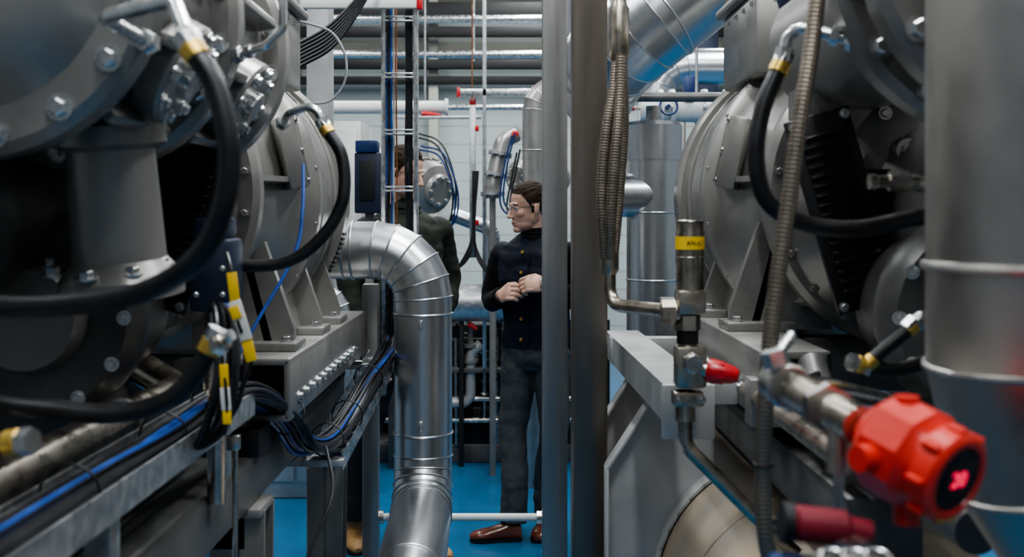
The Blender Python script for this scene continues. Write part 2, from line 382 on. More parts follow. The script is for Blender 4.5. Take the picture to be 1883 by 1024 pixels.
    # motor feet
    for y in (2.72,3.1,3.42):
        z=skz
        b.prism([(sx*.545,y,z),(sx*.545,y,z+.05),(sx*.62,y,z+.27),(sx*.80,y,z+.1),(sx*.80,y,z)],(0,.03,0),'paint')
        b.bx(sx*.53,sx*.70,y-.05,y+.08,z,z+.022,'paint',.004)
        b.bolt((sx*.56,y-.02,z+.022),(0,0,1),.011)
    b.prism([(sx*.60,2.72,skz+.02),(sx*.66,2.72,skz+.25),(sx*.66,3.45,skz+.25),(sx*.60,3.45,skz+.02)],(sx*.02,0,0),'paint')
    # nameplate
    b.box((sx*.524,2.12,cylz+.06),(.004,.10,.07),'bluep',(0,-.3*sx,0),.001)
    for i in range(4): b.box((sx*.521,2.12,cylz+.04+i*.014),(.003,.08,.004),'galv',(0,-.3*sx,0),0)
    # skid rail (open hollow section)
    ya=2.55 if sx<0 else 2.28;yb=3.85
    x0,x1=sx*.52,sx*.67
    b.bx(x0,x1,ya,yb,skz-.018,skz,'paint',.006);b.bx(x0,x1,ya,yb,skz-.15,skz-.132,'paint',.006)
    b.bx(x0,x0+sx*.016,ya,yb,skz-.146,skz-.004,'paint',.006);b.bx(x1-sx*.012,x1,ya,yb,skz-.146,skz-.004,'blk')
    b.bx(x0,x1,ya+.12,ya+.13,skz-.14,skz-.01,'blk',0)  # black plate and inner web stand in for the shade inside the rail
    for i in range(12): b.bolt((x0,ya+.1+i*.085,skz-.105),(-sx,0,0),.0095,'bright')
    b.bx(sx*1.28,sx*1.43,1.3,yb,skz-.15,skz,'paintd')
    for y in (2.7,3.3,3.75): b.bx(sx*.66,sx*1.3,y,y+.1,skz-.15,skz-.02,'paintd')
    # lower frame and legs
    b.bx(sx*.585,sx*.72,.75 if sx<0 else 1.9,3.8,skz-.32,skz-.21,'paintd',.006)
    b.bx(sx*1.28,sx*1.4,.75,3.8,skz-.32,skz-.15,'paintd',.006)
    for y in (.9,2.45,3.6):
        b.bx(sx*.57,sx*.70,y,y+.12,skz-.21,skz-.15,'blk')
        if sx>0 and y<3: continue
        b.bx(sx*.60,sx*1.38,y,y+.1,skz-.42,skz-.32,'paintd')
        for xx in (.62,1.3):
            b.bx(sx*xx-.06,sx*xx+.06,y-.03,y+.11,skz-.34,skz-.32+.0,'paint')
            w=.05
            b.prism([(sx*xx-w,y,0),(sx*xx+w,y,0),(sx*xx+w*1.25,y,skz-.33),(sx*xx-w*1.25,y,skz-.33)],(0,.012,0),'paint')
            b.prism([(sx*xx-w,y+.09,0),(sx*xx+w,y+.09,0),(sx*xx+w*1.25,y+.09,skz-.33),(sx*xx-w*1.25,y+.09,skz-.33)],(0,.012,0),'paint')
            b.bx(sx*xx-.008,sx*xx+.008,y,y+.1,0,skz-.33,'paint')
            b.bx(sx*xx-.09,sx*xx+.09,y-.04,y+.14,0,.016,'paint')
    b.bx(sx*.60,sx*1.38,2.2,2.26,.25,.33,'paintd') if sx<0 else None
    return b.done()
compressor(-1,[1.48,1.9,2.3],1.27,1.95)
compressor(1,[1.47,1.62],1.32,1.99)
# ------------------------------------------------------------------ left piping / hoses
def hose(name,pts,r,k='rub',ends=True,endk='brass',n=8):
    b=B(name);P=cat(pts,n);b.sweep(P,r,k,16)
    if ends:
        for a,c in ((P[0],P[2]),(P[-1],P[-3])):
            d=(c-a).normalized();b.cyl(a-d*.004,a+d*r*1.1,r*1.18,endk,16,ch=.001);b.lathe([(0,r*1.2),(r*1.3,r*1.2)],a-d*r*1.5,d,'bright',6)
    return b.done()
def fitting(name,pts,r,R=.03):
    b=B(name);P=fillet(pts,R,6);b.sweep(P,r,'bright',14)
    d=(P[1]-P[0]).normalized();b.lathe([(0,r*1.9),(r*1.8,r*1.9),(r*2.1,r*1.6)],P[0],d,'bright',6);b.lathe([(0,r*1.6),(r*1.4,r*1.6)],P[0]+d*r*3.2,d,'bright',6)
    d=(P[-1]-P[-2]).normalized();b.lathe([(0,r*1.6),(r*2.2,r*1.6)],P[-1]-d*r*2.4,d,'bright',6)
    return b.done()
hose('hydraulic_hose',[(-.353,1.2,1.786),(-.325,1.19,1.744),(-.307,1.18,1.678),(-.313,1.18,1.612),(-.343,1.19,1.558),(-.397,1.2,1.522),(-.475,1.22,1.504),(-.60,1.25,1.5),(-.75,1.35,1.53),(-.85,1.6,1.57),(-.9,1.72,1.58)],.0125)
fitting('hose_elbow_fitting',[(-.50,1.5,1.84),(-.50,1.33,1.845),(-.39,1.25,1.85),(-.355,1.2,1.79)],.009)
hose('hydraulic_hose',[(-.377,2.2,1.78),(-.342,2.19,1.721),(-.340,2.18,1.633),(-.386,2.18,1.556),(-.463,2.18,1.508),(-.595,2.18,1.5065),(-.70,2.2,1.52),(-.8,2.28,1.56)],.0125)
fitting('hose_elbow_fitting',[(-.49,2.32,1.80),(-.455,2.22,1.812),(-.40,2.2,1.83),(-.378,2.2,1.782)],.0085)
fitting('hose_elbow_fitting',[(-.49,1.92,1.885),(-.43,1.9,1.90),(-.40,1.9,1.93),(-.40,1.9,2.01)],.008,.02)
hose('hydraulic_hose',[(-.40,1.9,2.01),(-.40,1.91,2.06),(-.42,1.95,2.2),(-.5,2.1,2.28),(-.66,2.5,2.2),(-.72,2.86,2.12)],.0095)
hose('hydraulic_hose',[(-.413,1.5,1.4275),(-.44,1.5,1.38),(-.48,1.5,1.345),(-.55,1.5,1.33),(-.62,1.5,1.335),(-.74,1.5,1.36),(-.86,1.65,1.45),(-.9,1.72,1.5)],.014,n=8)
hose('hydraulic_hose',[(-.545,1.2,1.352),(-.60,1.22,1.345),(-.68,1.3,1.35),(-.78,1.5,1.4),(-.88,1.72,1.52)],.013)
b=B('oil_pipe');b.sweep(fillet([(-.72,.7,1.225),(-.72,2.35,1.225),(-.9,2.45,1.3)],.06),.036,'steelw',20)
for y in (1.2,2.0): b.ring((-.72,y,1.225),(0,1,0),.038,.006,'galv');b.bx(-.73,-.71,y-.01,y+.01,1.06,1.19,'galv')
b.sweep(fillet([(-.84,.7,1.16),(-.84,2.3,1.16),(-.95,2.5,1.3)],.06),.045,'paintd',20)
b.bx(-.86,-.70,1.0,1.03,1.05,1.13,'paintd');b.bx(-.86,-.70,1.8,1.83,1.05,1.13,'paintd')
b.done()
b=B('hose_coupling');d=V((.8,-.3,.5)).normalized();p=V((-.415,1.5,1.42));b.cyl(p,p+d*.028,.014,'steelw',20,ch=.002);b.lathe([(0,.017),(.012,.017)],p+d*.008,d,'steel',6);b.cyl(p+d*.028,p+d*.04,.008,'bright');b.done()
# blue solenoid actuator
b=B('solenoid_actuator');b.bx(-.61,-.53,2.05,2.15,1.42,1.56,'dblue',.01);b.bx(-.60,-.54,2.04,2.14,1.56,1.60,'dblue',.008)
b.cyl((-.57,2.1,1.42),(-.57,2.1,1.27),.025,'steel');b.lathe([(0,.035),(.03,.035)],(-.57,2.1,1.33),(0,0,1),'steel',6)
b.cyl((-.57,2.1,1.28),(-.57,2.1,1.05),.018,'steel');b.bolts((-.57,2.05,1.48),(0,-1,0),.035,4,.004,ph=pi/4);b.done()
# tray along machine
b=B('cable_tray')
b.bx(-.665,-.66,.7,2.35,1.175,1.225,'galv',0);b.bx(-.56,-.555,.7,2.35,1.175,1.225,'galv',0)
for i in range(11): b.bx(-.66,-.56,.75+i*.15,.78+i*.15,1.175,1.18,'galv',0)
for y in (.95,1.6,2.25): b.bx(-.63,-.59,y,y+.04,1.06,1.175,'galv',.002)
b.done()
b=B('cable_tray')
P=[V((-.455,3.86,1.11)),V((-.49,3.35,1.00)),V((-.515,2.98,.93))]
for i in range(2):
    a,c=P[i],P[i+1];d=(c-a).normalized();w=V((1,0,0));L=(c-a).length
    R=d.to_track_quat('Y','Z').to_matrix()
    for sx in (-.05,.05): b.box((a+c)/2+R@V((sx,0,.0)),(.004,L,.045),'bright',R,0)
    for k in range(6): b.box(a+d*(L*(k+.5)/6)+R@V((0,0,-.02)),(.1,.03,.004),'bright',R,0)
b.bx(-.53,-.48,3.86,3.92,1.02,1.10,'galv');b.box((-.54,2.99,.93),(.16,.05,.02),'galv')
b.done()
b=B('cable_bundle')
base=[(-.43,3.93,1.45),(-.43,3.9,1.22),(-.435,3.84,1.135),(-.462,3.5,1.065),(-.485,3.2,1.0),(-.505,2.97,.975),(-.53,2.8,1.0),(-.55,2.65,1.10),(-.58,2.4,1.195),(-.606,2.2,1.21),(-.609,1.9,1.20),(-.61,1.5,1.20),(-.61,.7,1.20)]
for i in range(24):
    ox=(random.random()-.5)*.07;oz=random.random()*.035;k='cabb' if i%6==0 else ('cabg' if i%9==3 else 'cabk')
    pp=[(x+ox*(.5 if j<2 else 1)+(random.random()-.5)*.008,y+(random.random()-.5)*.02,z+oz*(1 if j>2 else .3)+(random.random()-.5)*.008) for j,(x,y,z) in enumerate(base)]
    b.sweep(cat(pp,5),random.choice((.0045,.006,.0065)),k,7)
for j in (3,4,5,7,9,10,11):
    p=V(base[j])+V((0,0,.018));q=V(base[j+1]) ;b.ring(p,(q-V(base[j])),.046 if j<9 else .042,.0022,'cabk',20,5)
b.done()
b=B('cable_bundle')
for i in range(12):
    ox=(random.random()-.5)*.05;oy=(random.random()-.5)*.1;k='cabb' if i ==7 else 'cabk'
    b.sweep(cat([(-.56+ox*.3,2.1+oy,1.44),(-.50+ox,1.95+oy,1.42),(-.485+ox,1.9+oy,1.33),(-.505+ox,1.9+oy,1.22+random.random()*.04),(-.57,2.0+oy,1.19),(-.61+ox*.5,2.2,1.235),(-.58,2.5,1.19)],6),.005,k,7)
b.sweep(cat([(-.47,2.45,1.72),(-.462,2.4,1.62),(-.47,2.35,1.52),(-.53,2.25,1.38),(-.59,2.15,1.24)],8),.004,'cabb',8)
b.done()
b=B('cable_tag')
def strip(b,p,q,w,k,n=None,th=.002):
    p,q=V(p),V(q);d=q-p;x=V((1,0,0));x=(x-d.normalized()*x.dot(d.normalized())).normalized();z=d.normalized();y=z.cross(x)
    R=Matrix((x,y,z)).transposed();b.box((p+q)/2,(w,th,d.length),k,R,.0005)
strip(b,(-.459,1.78,1.51),(-.453,1.78,1.462),.016,'yel');strip(b,(-.454,1.779,1.464),(-.434,1.778,1.40),.020,'whi');strip(b,(-.435,1.78,1.402),(-.426,1.78,1.365),.018,'yel')
strip(b,(-.456,1.777,1.455),(-.448,1.776,1.435),.016,'yel');strip(b,(-.448,1.775,1.432),(-.441,1.775,1.412),.005,'blk')
b.sweep(cat([(-.48,1.83,1.54),(-.461,1.786,1.51),(-.452,1.788,1.44),(-.428,1.788,1.37),(-.46,1.84,1.30)],5),.003,'cabk',6)
b.done()
b=B('cable_tag');strip(b,(-.472,1.78,1.36),(-.470,1.78,1.32),.014,'yel');strip(b,(-.470,1.779,1.322),(-.467,1.779,1.285),.016,'whi');strip(b,(-.467,1.78,1.287),(-.466,1.78,1.262),.014,'yel')
b.sweep(cat([(-.49,1.85,1.39),(-.472,1.786,1.35),(-.467,1.786,1.27),(-.49,1.86,1.23)],5),.003,'cabk',6);b.done()
# vibration mount casting
b=B('vibration_mount');b.bx(-.66,-.54,1.83,2.0,.0,.86,'paint',.01);b.lathe([(0,.075),(.02,.078),(.03,.06),(.07,.055),(.085,.05),(.09,.02)],(-.60,1.91,.86),(0,0,1),'paintl',28)
b.bolts((-.60,1.91,.88),(0,0,1),.062,4,.009);b.done()
b=B('oil_hose');b.sweep(cat([(-.47,2.75,1.02),(-.43,2.6,.94),(-.47,2.5,.82),(-.49,2.45,.70),(-.48,2.4,.5),(-.5,2.35,.0)],8),.004,'cabk',8);b.done()
b=B('drain_tube');b.sweep(fillet([(-.56,2.2,1.15),(-.56,2.2,.62),(-.56,2.2,0)],.02),.006,'steel',10);b.bx(-.62,-.55,2.19,2.21,1.13,1.16,'steel');b.done()
# ------------------------------------------------------------------ cable ladder & overhead
b=B('cable_ladder')
for x in (-.478,-.360): b.bx(x,x+.014,3.97,4.03,.95,5.2,'bright',.001)
for i in range(20):
    z=1.05+i*.208+.021;b.bx(-.466,-.358,3.99,4.02,z,z+.007,'bright',.001);b.bx(-.466,-.358,3.985,4.0,z+.014,z+.021,'bright',.001)
b.bx(-.80,-.345,3.94,3.968,2.36,2.40,'white',.002);b.bx(-.345,-.325,3.935,3.972,2.355,2.405,'red',.003)
b.bx(-.62,-.35,3.94,3.968,1.05,1.08,'bright',.002)
b.cyl((-.78,3.954,2.38),(-.78,3.954,5.2),.006,'galv',8)
b.done()
b=B('cable_bundle')
for i,(x,k,r) in enumerate(((-.458,'cabk',.006),(-.449,'cabb',.004),(-.442,'cabg',.004),(-.426,'copper',.003),(-.390,'cabk',.006),(-.382,'cabk',.007),(-.374,'cabk',.006),(-.462,'cabb',.0035))):
    b.sweep(cat([(x+(random.random()-.5)*.008,4.035,z) for z in (5.19,4.2,3.3,2.6,2.1,1.8,1.5,1.25,1.05)],4),r,k,8)
b.done()
b=B('overhead_cables')
for i in range(7):
    o=i*.013
    b.sweep(cat([(-.85,3.66,2.13-o),(-.70,3.68,2.20-o),(-.60,3.7,2.27-o),(-.50,3.75,2.40-o*.5),(-.42,3.9,2.6),(-.41,4.05,2.9)],6),.0065,'cabk',8)
b.done()
b=B('instrument_line');b.sweep(cat([(-.70,3.4,2.22),(-.631,3.4,2.205),(-.56,3.4,2.175),(-.52,3.4,2.10),(-.525,3.4,2.02),(-.57,3.4,1.965),(-.64,3.4,1.955)],8),.004,'cabg',8);b.done()
# ------------------------------------------------------------------ right: valve column and hoses
b=B('flexible_braided_hose')
b.cyl((.236,2.4,1.985),(.236,2.4,5.2),.0135,'steelw',16);b.lathe([(0,.021),(.005,.023),(.11,.023),(.12,.018),(.14,.0145)],(.236,2.4,1.95),(0,0,1),'steelw',20)
for P in ([(.232,2.4,1.955),(.222,2.39,1.87),(.209,2.385,1.80),(.198,2.385,1.69),(.198,2.385,1.60),(.207,2.395,1.51)],
          [(.242,2.4,1.955),(.246,2.41,1.87),(.247,2.415,1.79),(.240,2.415,1.69),(.232,2.41,1.60),(.222,2.4,1.51)],
          [(.239,2.38,1.955),(.236,2.375,1.87),(.229,2.365,1.78),(.220,2.365,1.68),(.215,2.37,1.59),(.215,2.39,1.51)]):
    b.sweep(cat(P,8),.0125,'braid',16)
b.lathe([(0,.015),(.01,.021),(.05,.021),(.055,.018)],(.215,2.4,1.475),(0,0,1),'steelw',20)
b.sweep(fillet([(.215,2.4,1.49),(.215,2.4,1.408),(.335,2.21,1.408)],.045,8),.0145,'steelw',18)
b.done()
vx,vy=.36,2.2
e=empty('safety_valve',(vx,vy,1.2))
b=B('valve_body')
b.lathe([(0,.022),(.004,.0275),(.10,.0275),(.10,.029),(.165,.029),(.17,.0275),(.187,.0275),(.19,.024)],(vx,vy,1.405),(0,0,1),'steelw',32)
b.ring((vx,vy,1.592),(0,0,1),.026,.003,'steelw');b.ring((vx,vy,1.52),(0,0,1),.0285,.002,'steelw')
b.box((vx,vy,1.43),(.056,.056,.05),'steelw',None,.006)
b.lathe([(0,.026),(.028,.026)],(vx-.058,vy,1.408),(1,0,0),'steelw',6);b.cyl((vx-.04,vy,1.408),(vx-.02,vy,1.408),.018,'steelw')
b.lathe([(0,.026),(.03,.026)],(vx-.005,vy,1.373),(0,0,1),'steelw',6);b.lathe([(0,.022),(.028,.022)],(vx-.005,vy,1.345),(0,0,1),'blk',6)
b.cyl((vx-.005,vy,1.30),(vx-.005,vy,1.36),.019,'steelw');b.box((vx,vy,1.30),(.062,.05,.085),'steelw',None,.008)
b.lathe([(0,.022),(.02,.022),(.022,.018),(.03,.018)],(vx+.0,vy-.025,1.31),(0,-1,0),'steel',6)
d=V((1,-.35,-.15)).normalized();p=V((vx+.022,vy-.01,1.295))
b.cyl(p,p+d*.02,.017,'steel');b.lathe([(0,.012),(0,.024),(.012,.0255),(.05,.018),(.062,.012),(.064,.0)],p+d*.012,d,'red',20)
for i in range(10):
    u,w=perp(d);a=2*pi*i/10;b.box(p+d*.035+(u*math.cos(a)+w*math.sin(a))*.0215,(.004,.004,.02),'red',d.to_track_quat('Z','Y').to_matrix(),.001)
b.box((vx-.005,vy,1.235),(.06,.045,.03),'steelw',None,.004);b.cyl((vx-.01,vy,1.19),(vx-.01,vy,1.25),.02,'steelw')
for sx in (-.025,.02): b.bolt((vx+sx,vy-.022,1.235),(0,-1,0),.006,'steel')
b.done(e)
b=B('label_band');b.cyl((vx,vy,1.536),(vx,vy,1.562),.0298,'yel',32);b.done(e)
text('AN-42',.012,(vx+.005,vy-.0305,1.549),(pi/2,0,0),'blk',e,'label_text')
b=B('drain_tube');b.sweep(fillet([(.35,2.2,1.21),(.35,2.2,1.14),(.52,2.17,.97),(.72,2.15,.80)],.05,6),.0145,'steelw',16);b.bx(.50,.54,2.16,2.2,.92,.99,'steel');b.done()
hose('braided_hose',[(.47,1.6,2.35),(.44,1.52,2.05),(.4155,1.5,1.855),(.397,1.49,1.75),(.378,1.49,1.615),(.359,1.49,1.48),(.348,1.49,1.36),(.346,1.5,1.24),(.353,1.5,1.14),(.40,1.55,1.0),(.5,1.7,.9)],.0115,'braid',True,'steel')
b=B('hose_clamp');b.ring((.3462,1.498,1.26),(0,0,1),.013,.0025,'blk');b.done()
hose('hydraulic_hose',[(.42,1.7,1.838),(.39,1.69,1.77),(.377,1.68,1.6935),(.394,1.68,1.6255),(.45,1.68,1.5915),(.535,1.68,1.583),(.637,1.7,1.6),(.76,1.76,1.6)],.0135)
fitting('hose_elbow_fitting',[(.53,1.66,1.868),(.48,1.68,1.885),(.435,1.7,1.90),(.422,1.7,1.842)],.0095,.025)
b=B('pressure_fitting');b.sweep(fillet([(.62,1.66,1.655),(.56,1.66,1.655)],.02),.010,'steelw');b.lathe([(0,.016),(.03,.016)],(.575,1.66,1.655),(1,0,0),'steel',6);b.cyl((.555,1.66,1.655),(.545,1.66,1.655),.012,'steel');b.cyl((.6,1.66,1.655),(.85,1.75,1.62),.012,'steelw');b.done()
hose('hydraulic_hose',[(.59,1.6,1.44),(.565,1.6,1.42),(.54,1.6,1.40),(.525,1.6,1.385)],.010)
fitting('hose_elbow_fitting',[(.70,1.62,1.455),(.64,1.6,1.455),(.60,1.6,1.455),(.58,1.6,1.435)],.008,.015)
hose('hydraulic_hose',[(.51,1.6,1.385),(.56,1.61,1.375),(.62,1.62,1.385),(.72,1.68,1.40),(.85,1.8,1.45)],.011)
# tank + saddle + bracket
b=B('oil_separator_tank')
b.lathe([(0,.0),(.01,.12),(.04,.22),(.09,.31),(.15,.352),(.18,.36),(1.55,.36),(1.6,.34),(1.7,.2),(1.73,0)],(.74,1.75,.62),(0,1,0),'stain',64)
for y in (1.95,2.5): b.ring((.74,y,.62),(0,1,0),.361,.004,'stain',64)
b.cyl((.74,2.7,.9),(.74,2.7,1.08),.06,'paint');b.done()
def saddle(y,name='tank_saddle'):
    b=B(name);pts=[(.25,y,0),(.25,y,.94),(.36,y,1.11),(.455,y,1.15),(.53,y,1.15)]
    arc=[(.74+.365*math.cos(a),y,.62+.365*math.sin(a)) for a in [math.radians(d) for d in range(122,241,8)]]
    pts+= [(.54,y,.95)]+arc+[(.54,y,0)]
    b.prism(pts,(0,.012,0),'paintl')
    for p,q in (((.25,0),(.25,.94)),((.25,.94),(.36,1.11)),((.36,1.11),(.455,1.15))):
        c=V(((p[0]+q[0])/2,y-.02,(p[1]+q[1])/2));L=math.hypot(q[0]-p[0],q[1]-p[1]);a=math.atan2(q[1]-p[1],q[0]-p[0])
        b.box(c,(L,.07,.008),'paintl',(0,-a,0),.002)
    for i in range(len(arc)-1):
        p,q=arc[i],arc[i+1];L=math.hypot(q[0]-p[0],q[2]-p[2])+.004;a=math.atan2(q[2]-p[2],q[0]-p[0])
        b.box(((p[0]+q[0])/2-.004,y-.02,(p[2]+q[2])/2),(L,.08,.008),'paintl',(0,-a,0),.001)
    b.bolt((.30,y,.3),(0,-1,0),.012);b.bolt((.30,y,.6),(0,-1,0),.012)
    b.bx(.22,.6,y-.06,y+.06,0,.015,'paintl');return b.done()
saddle(2.9);saddle(3.35)
b=B('bracket_rail');b.prism([(.30,3.5,1.155),(.405,3.5,1.155),(.405,3.5,1.237),(.30,3.5,1.237)],(.03,-1.13,0),'paintl')
b.bx(.325,.44,2.355,2.365,1.12,1.238,'paintl');b.bx(.30,.52,3.3,3.36,1.16,1.235,'paintl');b.bx(.42,.52,2.5,2.56,1.17,1.23,'paintl');b.done()
# gas detector
e=empty('gas_detector',(.36,1.1,1.2))
b=B('steel_branch');b.cyl((.335,1.34,1.395),(.358,1.11,1.386),.021,'steelw',28);b.cyl((.334,1.36,1.396),(.336,1.31,1.395),.028,'steel',28,ch=.003)
b.lathe([(0,.028),(.014,.028)],(.345,1.2,1.391),(.08,-1,-.02),'steel',6);b.cyl((.334,1.33,1.395),(.42,1.5,1.36),.022,'steel',20);b.cyl((.42,1.5,1.36),(.60,1.72,1.3),.022,'steel',20)
b.lathe([(0,.016),(.02,.016)],(.322,1.32,1.42),(-.3,0,1),'bright',6);b.cyl((.32,1.32,1.43),(.345,1.34,1.455),.007,'bright')
b.cyl((.345,1.15,1.39),(.345,1.15,1.33),.012,'steelw');b.cyl((.345,1.15,1.33),(.345,1.15,1.2),.006,'steel')
b.done(e)
d=V((.52,-.80,-.27)).normalized();o=V((.362,1.11,1.383))
qx=V((0,0,1)).cross(d).normalized();qy=d.cross(qx);q=Matrix((qx,qy,d)).transposed()
b=B('housing')
b.lathe([(0,.018),(.004,.026),(.012,.030),(.016,.042),(.028,.052),(.070,.052),(.078,.044),(.084,.042)],o,d,'redb',10)
b.lathe([(0,.038),(.003,.045),(.024,.045),(.028,.040),(.028,.034),(.024,.032),(.024,0)],o+d*.082,d,'redb',32)
u,w=perp(d)
for i in range(8):
    a=2*pi*i/8;b.box(o+d*.095+(u*math.cos(a)+w*math.sin(a))*.045,(.012,.007,.018),'redb',q,.003)
b.cyl(o+d*.05+V((0,0,.04)),o+d*.05+V((0,0,.055)),.012,'redb',16);b.cyl(o+d*.05-V((0,0,.045)),o+d*.05-V((0,0,.07)),.013,'redb',16)
b.cyl(o+d*.05+V((-.04,-.02,0)),o+d*.05+V((-.058,-.03,0)),.013,'redb',16)
b.done(e)
b=B('display');c=o+d*.1075
b.cyl(c-d*.002,c+d*.001,.0325,'blk',32);b.box(c+d*.001,(.044,.036,.002),'blk',q,.001)
b.done(e)
text('20',.022,c+d*.0028,q,'led',e,'readout')
b=B('warning_label');b.box(c+q@V((0,-.040,-.006)),(.026,.007,.014),'yel',q,.001);b.done(e)
# manual valve manifold bottom right
b=B('valve_manifold')
b.bx(.27,.36,.98,1.06,1.20,1.275,'blk',.01);b.cyl((.315,1.02,1.28),(.315,1.02,1.30),.02,'steel')
b.cyl((.262,1.02,1.314),(.315,1.02,1.308),.017,'dred',24,ch=.004);b.cyl((.252,1.02,1.315),(.262,1.02,1.314),.019,'blk',24)
b.cyl((.315,1.02,1.308),(.335,1.02,1.304),.012,'dred',24)
for x,k in ((.285,'blk'),(.325,'blk'),(.305,'paintd')):
    b.lathe([(0,.0),(0,.014),(.004,.018),(.012,.018),(.014,.014)],(x,.97,1.284),(0,-.5,1),k,24);b.ring((x,.965,1.298),(0,-.5,1),.011,.0015,'bright')
b.bx(.24,.275,.98,1.03,1.26,1.285,'bluep',.006);b.bx(.345,.38,.96,1.0,1.25,1.28,'bluep',.006)
b.cyl((.30,1.02,1.21),(.32,1.3,1.0),.02,'paintd');b.cyl((.32,1.3,1.0),(.5,1.9,.9),.02,'paintd');b.cyl((.32,1.1,1.2),(.32,1.1,0),.022,'paintd');b.done()
# lower right pipework in shadow
b=B('oil_pipework');b.sweep(fillet([(.62,1.45,1.18),(.62,2.1,1.18),(.62,2.25,1.3)],.06),.03,'paintd',20);b.sweep(fillet([(.52,1.7,1.22),(.52,2.4,1.22)],.05),.02,'steelw',16)
b.sweep(fillet([(.47,1.9,1.28),(.47,2.0,1.28),(.62,2.2,1.28)],.03),.012,'steel',12)
for y in (1.8,2.1): b.lathe([(0,.045),(.02,.045)],(.62,y,1.18),(0,1,0),'paint',24);b.bolts((.62,y,1.18),(0,-1,0),.037,6,.006)
b.bx(.60,.64,2.0,2.04,.9,1.16,'paint');b.bx(.50,.66,2.28,2.34,1.16,1.26,'paint')
b.done()
# ------------------------------------------------------------------ background plant
b=B('overhead_pipe')
for z,r,y in ((3.06,.03,8.0),(2.80,.028,8.0)):
    b.cyl((-3.3,y,z),(3.3,y,z),r,'bright',20)
for x in (-1.6,-.28,1.2): b.cyl((x,8.0,2.75),(x,8.0,5.2),.008,'galv',8)
for x in (-1.6,-.28,1.2):
    for z in (3.06,2.80): b.ring((x,8,z),(1,0,0),.033,.006,'galv')
b.done()
b=B('overhead_pipe');b.cyl((-3.3,7.5,2.36),(-.45,7.5,2.36),.045,'white',24);b.cyl((-.45,7.5,2.36),(.5,7.5,2.36),.02,'bright',16)
b.lathe([(0,.06),(.02,.06)],(-.46,7.5,2.36),(1,0,0),'white',24);b.cyl((-.6,7.5,2.3),(-.6,7.5,5.2),.008,'galv',8)
b.lathe([(0,.012),(.02,.02),(.13,.012),(.14,0)],(-.62,7.44,2.31),(1,0,-.08),'red',16);b.done()
b=B('strut_frame')
b.bx(-.34,.35,7.0,7.04,2.385,2.43,'bright',.002);b.bx(-.355,-.335,6.99,7.05,2.375,2.44,'red');b.bx(-.275,-.235,7.04,7.08,1.34,2.37,'galv',.002)
for z in (2.16,1.55,1.35): b.bx(-.24,-.215,7.035,7.085,z,z+.035,'red')
b.bx(-.275,-.235,7.035,7.085,2.33,2.37,'red')
b.bx(-.19,-.165,7.0,7.03,.62,5.2,'galv',.002);b.cyl((-.26,7.1,2.3),(-.26,7.1,5.2),.004,'copper',8)
b.bx(-.80,-.2,7.05,7.08,2.24,2.26,'galv');b.bx(.2,.24,7.0,7.04,2.38,5.2,'galv')
b.done()
b=B('cable_bundle')
for i in range(7):
    o=i*.012;b.sweep(cat([(-.25+o*.3,7.0,1.9),(-.25,6.98,1.5),(-.27-o,6.95,1.36-o),(-.36-o,6.95,1.27-o*.7),(-.5,6.98,1.28-o),(-.65,7.1,1.4)],6),.007,'cabk',7)
    b.sweep(cat([(-.24+o*.3,7.0,1.9),(-.24,6.98,1.45),(-.20+o,6.95,1.30-o),(-.10,6.95,1.22-o),(.05,6.98,1.20-o),(.2,7.1,1.3)],6),.007,'cabk',7)
b.done()
b=B('insulated_pipe');b.clad([(.45,6.5,2.36),(.143,6.5,2.36),(.143,6.5,0)],.082,'cladw',.12,4,extra=[((.143,6.5,z),(0,0,1)) for z in (2.0,1.75,1.5,1.0)]);b.done()
# far compressors' ends
def vessel(x,y,z,r,L,ax,name='refrigerant_receiver',leg=True):
    b=B(name);b.lathe([(0,0),(.0,r*.55),(.02,r*.62),(.03,r*.62),(.05,r*.9),(.12,r),(L-.1,r),(L-.03,r*.8),(L,r*.4)],(x,y,z),ax,'paint',36)
    a=V(ax).normalized();b.lathe([(0,r*1.08),(.035,r*1.08)],V((x,y,z))+a*.14,a,'paint',36);b.bolts(V((x,y,z))+a*.14,-a,r*1.02,14,.011)
    b.bolts(V((x,y,z)),-a,r*.48,8,.011)
    if leg:
        c=V((x,y,z))+a*L*.6;b.bx(c.x-.05,c.x+.05,c.y-.05,c.y+.05,0,z,'paintd')
    return b.done()
vessel(-.44,6.7,1.76,.17,.7,(-.75,.7,.25))
vessel(.02,6.9,1.86,.12,.55,(.55,.8,.0))
b=B('flanged_valve_pipe');b.sweep(fillet([(.02,6.85,2.12),(-.06,6.8,2.08),(-.12,6.75,1.8),(-.12,6.75,1.72)],.08),.05,'paint',20)
for p,ax in (((-.12,6.75,1.74),(0,0,1)),((-.105,6.76,1.86),(.2,0,1)),((-.075,6.78,1.99),(.2,0,1))): b.lathe([(0,.075),(.02,.075)],p,ax,'galv',24);b.bolts(V(p)+V((0,-.0,-.0)),-V(ax),.065,8,.008)
b.lathe([(0,.0),(0,.02),(.03,.024),(.05,.015)],(.02,6.8,2.12),(0,-1,0),'red',16);b.lathe([(0,.05),(.02,.05)],(.02,6.86,2.12),(0,-1,0),'galv',24)
b.cyl((-.12,6.75,1.73),(-.12,6.75,1.2),.02,'paint');b.cyl((-.12,6.75,1.2),(-.12,6.75,0),.02,'paint');b.done()
